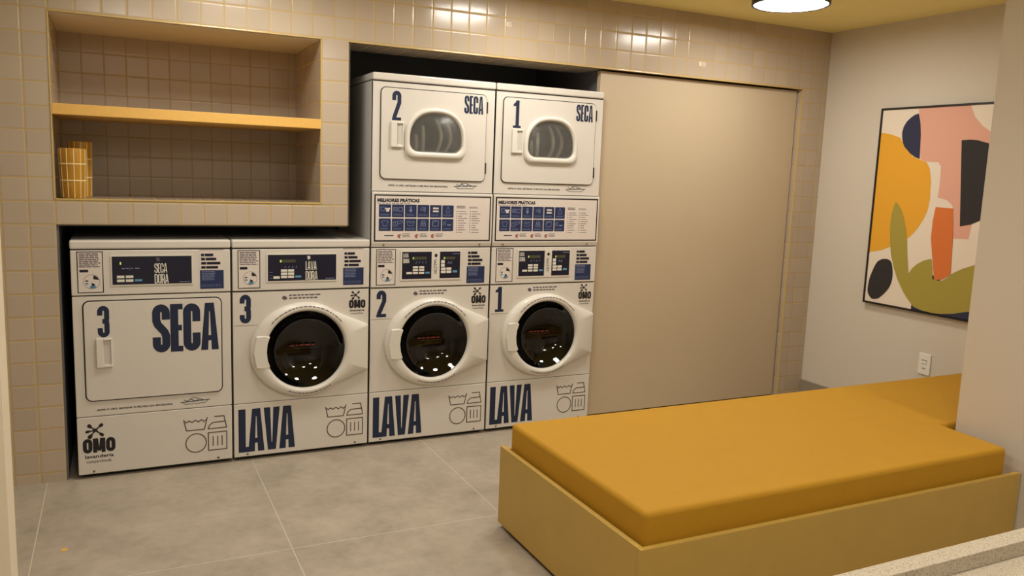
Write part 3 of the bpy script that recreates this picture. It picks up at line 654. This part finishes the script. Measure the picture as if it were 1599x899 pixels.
def stack(x, num, where):
    root = empty('stacked_washer_dryer', (x+OFF[0], OFF[1]-.012, 0), 'tall white dryer over washer stack with the numeral '+num+', '+where, 'washer dryer stack', 'stacked dryers over washers')
    cabinet(root, .02, 1.926, 0); top_cover(root, 1.926, 1.968); lower_panel(root); washer_front(root, num, .297, .860)
    console(root, 'stack', .863, 1.074)
    # sign housing: upright face with a chamfered foot
    b = MB(OFF); pr_ = [(.02, 1.368), (-.006, 1.366), (-.010, 1.362), (-.010, 1.100), (-.004, 1.079), (.02, 1.077)]
    b.rings([[(xx, p[0], p[1]) for p in pr_] for xx in (.001, MW-.001)], 'enamel', closed=True, smooth=False, cap0=True, cap1=True)
    sp = b.build('sign_housing', root); best_practice_sign(sp, -.0106); screws(sp, [(.065, 1.090), (.612, 1.090)], -.0085)
    # dryer front with a window
    z0, z1 = 1.370, 1.924
    C = (.340, 1.66)
    outer = [(.001, z0), (MW-.001, z0), (MW-.001, z1), (.001, z1)]
    def win(x0, x1, zb, zt, k):
        c = ((x0+x1)/2); w_ = (x1-x0)/2; pts = []; zs = zb+(zt-zb)*k; r_ = .045
        pts += arc(x1-r_, zb+r_, r_, r_, -90, 0, 6); pts += [(c+w_*abs(cos(radians(a)))**.80*(1 if cos(radians(a)) > 0 else -1), zs+(zt-zs)*sin(radians(a))**.95) for a in range(0, 181, 9)]
        pts += arc(x0+r_, zb+r_, r_, r_, 180, 270, 6); return pts
    W1 = win(.194, .488, 1.578, 1.783, .35); W2 = win(.170, .512, 1.547, 1.808, .36); hole = win(.200, .482, 1.584, 1.776, .35)
    A = angles(C, outer); oc = cast(outer, C, A); hc = cast(hole, C, A)
    b = MB(OFF); b.rings([ring3(oc, .02), ring3(oc, .003), ring3(scale_to(oc, C, .996), 0), ring3(hc, 0)], 'enamel', smooth=False); fp = b.build('front_panel', root)
    g = rrect(.0395, .6345, 1.4305, 1.8995, .029); A = angles(C, g); gc = cast(g, C, A); hc = cast(hole, C, A)
    b = MB(OFF); b.rings([ring3(gc, .0005), ring3(gc, -.0012), ring3(hc, -.0012)], 'groove', smooth=False)
    b.build('door_gap', root)
    for zz in (1.80, 1.475): b = MB(OFF); b.box(.630, .637, -.010, 0, zz, zz+.06, 'groove'); b.build('hinge', root)
    g = rrect(.044, .630, 1.435, 1.895, .025); A = angles(C, g); gc = cast(g, C, A); hc = cast(hole, C, A)
    b = MB(OFF); b.rings([ring3(gc, -.001), ring3(gc, -.007), ring3(scale_to(gc, C, .995), -.009), ring3(hc, -.009)], 'enamel', smooth=False); d = b.build('door', root)
    A = [i*2*pi/96 for i in range(96)]; w1 = cast(W1, C, A); w2 = cast(W2, C, A)
    b = MB(OFF); b.rings([ring3(w2, -.008), ring3(scale_to(w2, C, .99), -.020), ring3(scale_to(w2, C, .95), -.027), ring3(scale_to(w1, C, 1.06), -.027), ring3(scale_to(w1, C, 1.0), -.021), ring3(w1, -.004), ring3(scale_to(w1, C, .97), .02)], 'plastic_white'); b.build('window_frame', d)
    b = MB(OFF); b.rings([ring3(w1, -.010), ring3(scale_to(w1, C, .5), -.016), ring3(scale_to(w1, C, .01), -.017)], 'dryer_glass'); b.build('door_glass', d, label='grey arched window of the dryer door')
    b = MB(OFF); N = 48; cc = (.340, 1.65)
    ci = lambda rr, yy: [(cc[0]+rr*cos(a*2*pi/N), yy, cc[1]+rr*sin(a*2*pi/N)) for a in range(N)]
    b.rings([ci(.20, .022), ci(.262, .06), ci(.262, .48), ci(.001, .50)], 'dryer_drum')
    for k in range(3):
        a = radians(35+120*k); u = (cos(a), sin(a)); v = (-sin(a), cos(a)); pts = [(-.05, .26), (-.012, .20), (.012, .20), (.05, .26)]
        b.rings([[(cc[0]+v[0]*p+u[0]*q, yy, cc[1]+v[1]*p+u[1]*q) for p, q in pts] for yy in (.07, .47)], 'dryer_baffle', closed=False, smooth=False)
    b.build('drum', root)
    b = MB(OFF)                                                       # pale curved ribs seen through the window
    for x_, bow, h in ((.262, .004, .10), (.300, .006, .15), (.372, .035, .19), (.418, .045, .19)):
        pts = [(x_+bow*(1-((i-5)/5)**2), 1.57+h*i/10) for i in range(11)]
        b.rings([[(p[0]+dx, yy, p[1]) for p in pts] for dx, yy in ((-.010, .085), (0, .062), (.010, .085))], 'dryer_baffle', closed=False)
    b.build('drum_rib', root)
    number(d, num, .100, .148, 1.733, 1.882, -.0097)
    b = MB(OFF); word(b, 'SECA', .499, .610, 1.792, 1.886, -.0097, 'navy', t=.44, gap=.07); b.build('lettering', d, label='navy letters SECA')
    pull(d, .094, .162, 1.597, 1.727, -.009); dryer_print(fp, .086, .420, 1.395, -.0006)
PX = .69
dryer_solid(0, '3'); washer(PX, '3')
stack(2*PX, '2', 'next to the single washer'); stack(3*PX, '1', 'beside the beige sliding panel')

# ================================================================== BENCH
ZB = .357; X0, X1, YN, YF = 1.613, 3.478, -2.19, -1.168
bench = empty('bench_box', ((X0+X1)/2, (YN+YF)/2, 0), 'low beige boxed bench in front of the sliding panel, carrying the mustard mattress', 'bench')
OB = ((X0+X1)/2, (YN+YF)/2, 0)
def board(name, *a):
    b = MB(OB); b.box(*a, 'bench_board'); return b.build(name, bench, bevel=.0015)
board('side_board', X0, X0+.02, YN+.0203, YF, .022, ZB); board('front_board', X0, X1, YN, YN+.02, .022, ZB)
board('back_board', X0+.0203, 4.50, YF-.02, YF, .022, ZB-.012)
board('deck', X0+.0203, X1, YN+.0203, YF-.0203, .30, .318)
board('deck', X1+.0005, 4.50, -1.86, YF-.0203, .30, .318)
b = MB(OB); b.box(X0+.035, X1-.02, YN+.035, YF-.04, 0, .0225, 'rubber'); b.box(X1-.02, 4.48, -1.84, YF-.04, 0, .0225, 'rubber'); b.box(4.44, 4.5, -1.84, YF-.04, .0225, .30, 'bench_board'); b.build('plinth', bench)
# mattress (one L shaped cushion running on behind the wall corner)
def mattress():
    pts = [(1.646, -2.157), (3.425, -2.157), (3.452, -1.845), (4.495, -1.845), (4.495, -1.192), (1.646, -1.192)]
    bm = bmesh.new(); z0, z1 = .3185, .459
    lo = [bm.verts.new((x-2.6, y+1.7, z0)) for x, y in pts]; hi = [bm.verts.new((x-2.6, y+1.7, z1)) for x, y in pts]
    bm.faces.new(lo[::-1]); bm.faces.new(hi)
    for i in range(6): j = (i+1) % 6; bm.faces.new((lo[i], lo[j], hi[j], hi[i]))
    # the back edge overlaps the bench's back board, so lift its underside there
    me = bpy.data.meshes.new('mattress'); bm.to_mesh(me); bm.free(); me.materials.append(MATS['mattress'])
    o = bpy.data.objects.new('mattress', me); COL.objects.link(o); o.location = (2.6, -1.7, 0)
    bv = o.modifiers.new('bevel', 'BEVEL'); bv.width = .020; bv.segments = 5; bv.limit_method = 'ANGLE'
    for p in me.polygons: p.use_smooth = True
    wn = o.modifiers.new('wn', 'WEIGHTED_NORMAL'); wn.keep_sharp = False
    tagm(o, 'mustard yellow foam mattress lying in the low beige bench', 'mattress')
mattress()

# ================================================================== GRANITE COUNTER
GX0, GX1 = .95, 3.482
ct = empty('stone_counter', (2.2, -3.3, 0), 'speckled pale stone counter with a raised rim, nearest the camera at lower right', 'counter')
OC = (2.2, -3.3, 0)
b = MB(OC); b.box(GX0, GX1, -3.056, -3.010, .662, .699, 'granite'); b.build('raised_rim', ct, bevel=.002)
b = MB(OC); b.box(GX0, GX1, -3.135, -3.0565, .632, .662, 'granite'); b.build('lower_slab', ct, bevel=.002)
b = MB(OC); b.box(GX0+.02, GX1, -3.115, -3.02, 0, .632, 'granite_body'); b.build('counter_body', ct)

# ================================================================== PICTURE
AX = 4.489
PC = (4.5, -.92, 1.357)
pic = empty('framed_print', PC, 'abstract print of yellow, pink, olive and black shapes, thin black frame, right wall', 'picture')
b = MB(PC)
y0, y1, z0, z1 = -1.375, -.478, .752, 1.966
for (a, c, d, e) in ((y0, y1, z0, z0+.011), (y0, y1, z1-.011, z1), (y0, y0+.011, z0+.011, z1-.011), (y1-.011, y1, z0+.011, z1-.011)): b.box(AX-.005, 4.5145, a, c, d, e, 'frame_black')
b.build('picture_frame', pic)
b = MB(PC); b.box(AX+.001, 4.512, y0+.0115, y1-.0115, z0+.0115, z1-.0115, 'canvas')
def clip(p): return [(min(max(a, y0+.012), y1-.012), min(max(c, z0+.012), z1-.012)) for a, c in p]
def smooth(p, k=3):
    out = []; n = len(p)
    for i in range(n):
        p0, p1, p2, p3 = p[i-1], p[i], p[(i+1) % n], p[(i+2) % n]
        for j in range(k):
            t = j/k; out.append(tuple(.5*(2*p1[q]+(p2[q]-p0[q])*t+(2*p0[q]-5*p1[q]+4*p2[q]-p3[q])*t*t+(3*p1[q]-p0[q]-3*p2[q]+p3[q])*t**3) for q in (0, 1)))
    return out
ART = [
 ('art_pink', 0, [(-.739, 1.955), (-.785, 1.658), (-.82, 1.643), (-.905, 1.640), (-.925, 1.615), (-.929, 1.519), (-.926, 1.437), (-.984, 1.425), (-1.02, 1.4), (-1.040, 1.365), (-1.048, 1.209), (-1.145, 1.214), (-1.157, 1.32), (-1.27, 1.36), (-1.27, 1.79), (-1.209, 1.800), (-1.15, 1.84), (-1.10, 1.89), (-1.069, 1.955)]),
 ('art_yellow', 0, [(-.490, 1.818), (-.56, 1.808), (-.632, 1.784), (-.66, 1.745), (-.696, 1.704), (-.73, 1.675), (-.771, 1.658), (-.83, 1.639), (-.855, 1.6), (-.871, 1.532), (-.877, 1.428), (-.870, 1.36), (-.849, 1.305), (-.82, 1.255), (-.791, 1.217), (-.751, 1.179), (-.648, 1.126), (-.58, 1.095), (-.490, 1.073)]),
 ('art_navy', 0, [(-.742, 1.924), (-.715, 1.917), (-.689, 1.901), (-.665, 1.88), (-.647, 1.849), (-.640, 1.815), (-.645, 1.781), (-.655, 1.75), (-.67, 1.727), (-.715, 1.688), (-.745, 1.67), (-.780, 1.658), (-.776, 1.73), (-.771, 1.801), (-.760, 1.87)]),
 ('art_black', 0, [(-1.036, 1.763), (-1.085, 1.766), (-1.13, 1.762), (-1.205, 1.742), (-1.26, 1.71), (-1.25, 1.355), (-1.201, 1.322), (-1.15, 1.297), (-1.085, 1.281)]),
 ('art_navy', 0, [(-.83, .79), (-.975, .764), (-1.104, .784), (-1.27, .83), (-1.27, .755), (-.83, .755)]),
 ('art_black', 0, [(-.90, .985), (-1.0, .985), (-1.0, .95), (-.90, .95)]),
 ('art_olive', 0, [(-.646, 1.398), (-.668, 1.385), (-.693, 1.352), (-.718, 1.30), (-.738, 1.236), (-.755, 1.165), (-.764, 1.098), (-.787, .973), (-.81, 1.01), (-.839, 1.037), (-.88, 1.063), (-.930, 1.080), (-.944, 1.02), (-.951, .962), (-.985, .958), (-1.017, .963), (-1.045, .985), (-1.076, 1.013), (-1.13, 1.045), (-1.201, 1.075), (-1.30, 1.09), (-1.34, .98), (-1.28, .87), (-1.195, .812), (-1.104, .782), (-1.03, .768), (-.975, .764), (-.90, .768), (-.844, .781), (-.80, .82), (-.762, .862), (-.715, .93), (-.682, .994), (-.65, 1.08), (-.634, 1.164), (-.624, 1.24), (-.626, 1.320), (-.636, 1.37)]),
 ('art_orange', 0, [(-.921, 1.382), (-1.034, 1.379), (-1.052, 1.2), (-1.062, 1.003), (-1.016, .972), (-.975, .958), (-.962, .962), (-.932, 1.101), (-.912, 1.20), (-.912, 1.30)]),
 ('art_black', 1, [(-.616, 1.044), (-.645, 1.04), (-.664, 1.02), (-.677, .962), (-.675, .91), (-.656, .861), (-.602, .801), (-.566, .785), (-.536, .787), (-.508, .82), (-.506, .866), (-.515, .92), (-.548, 1.005), (-.58, 1.035)]),
]
ART = [a for a in ART if a[0]]
for k, (m_, sm_, p) in enumerate(ART):
    q = clip(smooth(p) if sm_ else p)
    b.add([(AX+.0006-.0003*k, a, c) for a, c in q], [tuple(range(len(q)))], m_)
b.build('canvas', pic)

# wall switch with outlet
SC = (4.515, -.945, .448)
sw = empty('wall_switch', SC, 'white wall plate with a switch and an outlet on the right wall, below the picture', 'switch')
b = MB(SC); b.box(4.506, 4.515, -.985, -.905, .385, .512, 'switch_white'); b.build('switch_plate', sw, bevel=.003)
b = MB(SC); b.box(4.502, 4.506, -.963, -.927, .452, .468, 'switch_white'); b.box(4.5035, 4.506, -.963, -.927, .470, .474, 'switch_grey'); b.build('rocker', sw, bevel=.001)
b = MB(SC)
for dy in (-.008, 0, .008): b.box(4.5045, 4.506, -.945+dy-.0025, -.945+dy+.0025, .420, .426, 'switch_grey')
b.build('socket', sw)

# ================================================================== CEILING LAMPS
wh = ['farthest right, above the sliding panel', 'above the stacks', 'above the single washer', 'beside the wall corner', 'over the middle of the room', 'added near the left door jamb to brighten that side', 'behind the camera']
for (lx, ly), wq in zip(LAMPS, wh):
    root = empty('ceiling_lamp', (lx, ly, 2.485), 'round flush ceiling lamp with dark rim and opal disc, '+wq, 'lamp', 'round ceiling lamps')
    N = 64; ci = lambda r, z: [(r*cos(a*2*pi/N), r*sin(a*2*pi/N), z) for a in range(N)]
    b = MB(); b.rings([ci(.196, 0), ci(.203, -.002), ci(.203, -.052), ci(.199, -.055), ci(.193, -.055), ci(.192, -.040)], 'lamp_rim'); b.build('lamp_rim', root)
    b = MB(); b.rings([ci(.1925, -.046), ci(.185, -.052), ci(.12, -.056), ci(.001, -.058)][::1], 'lamp_opal'); b.build('lamp_diffuser', root)
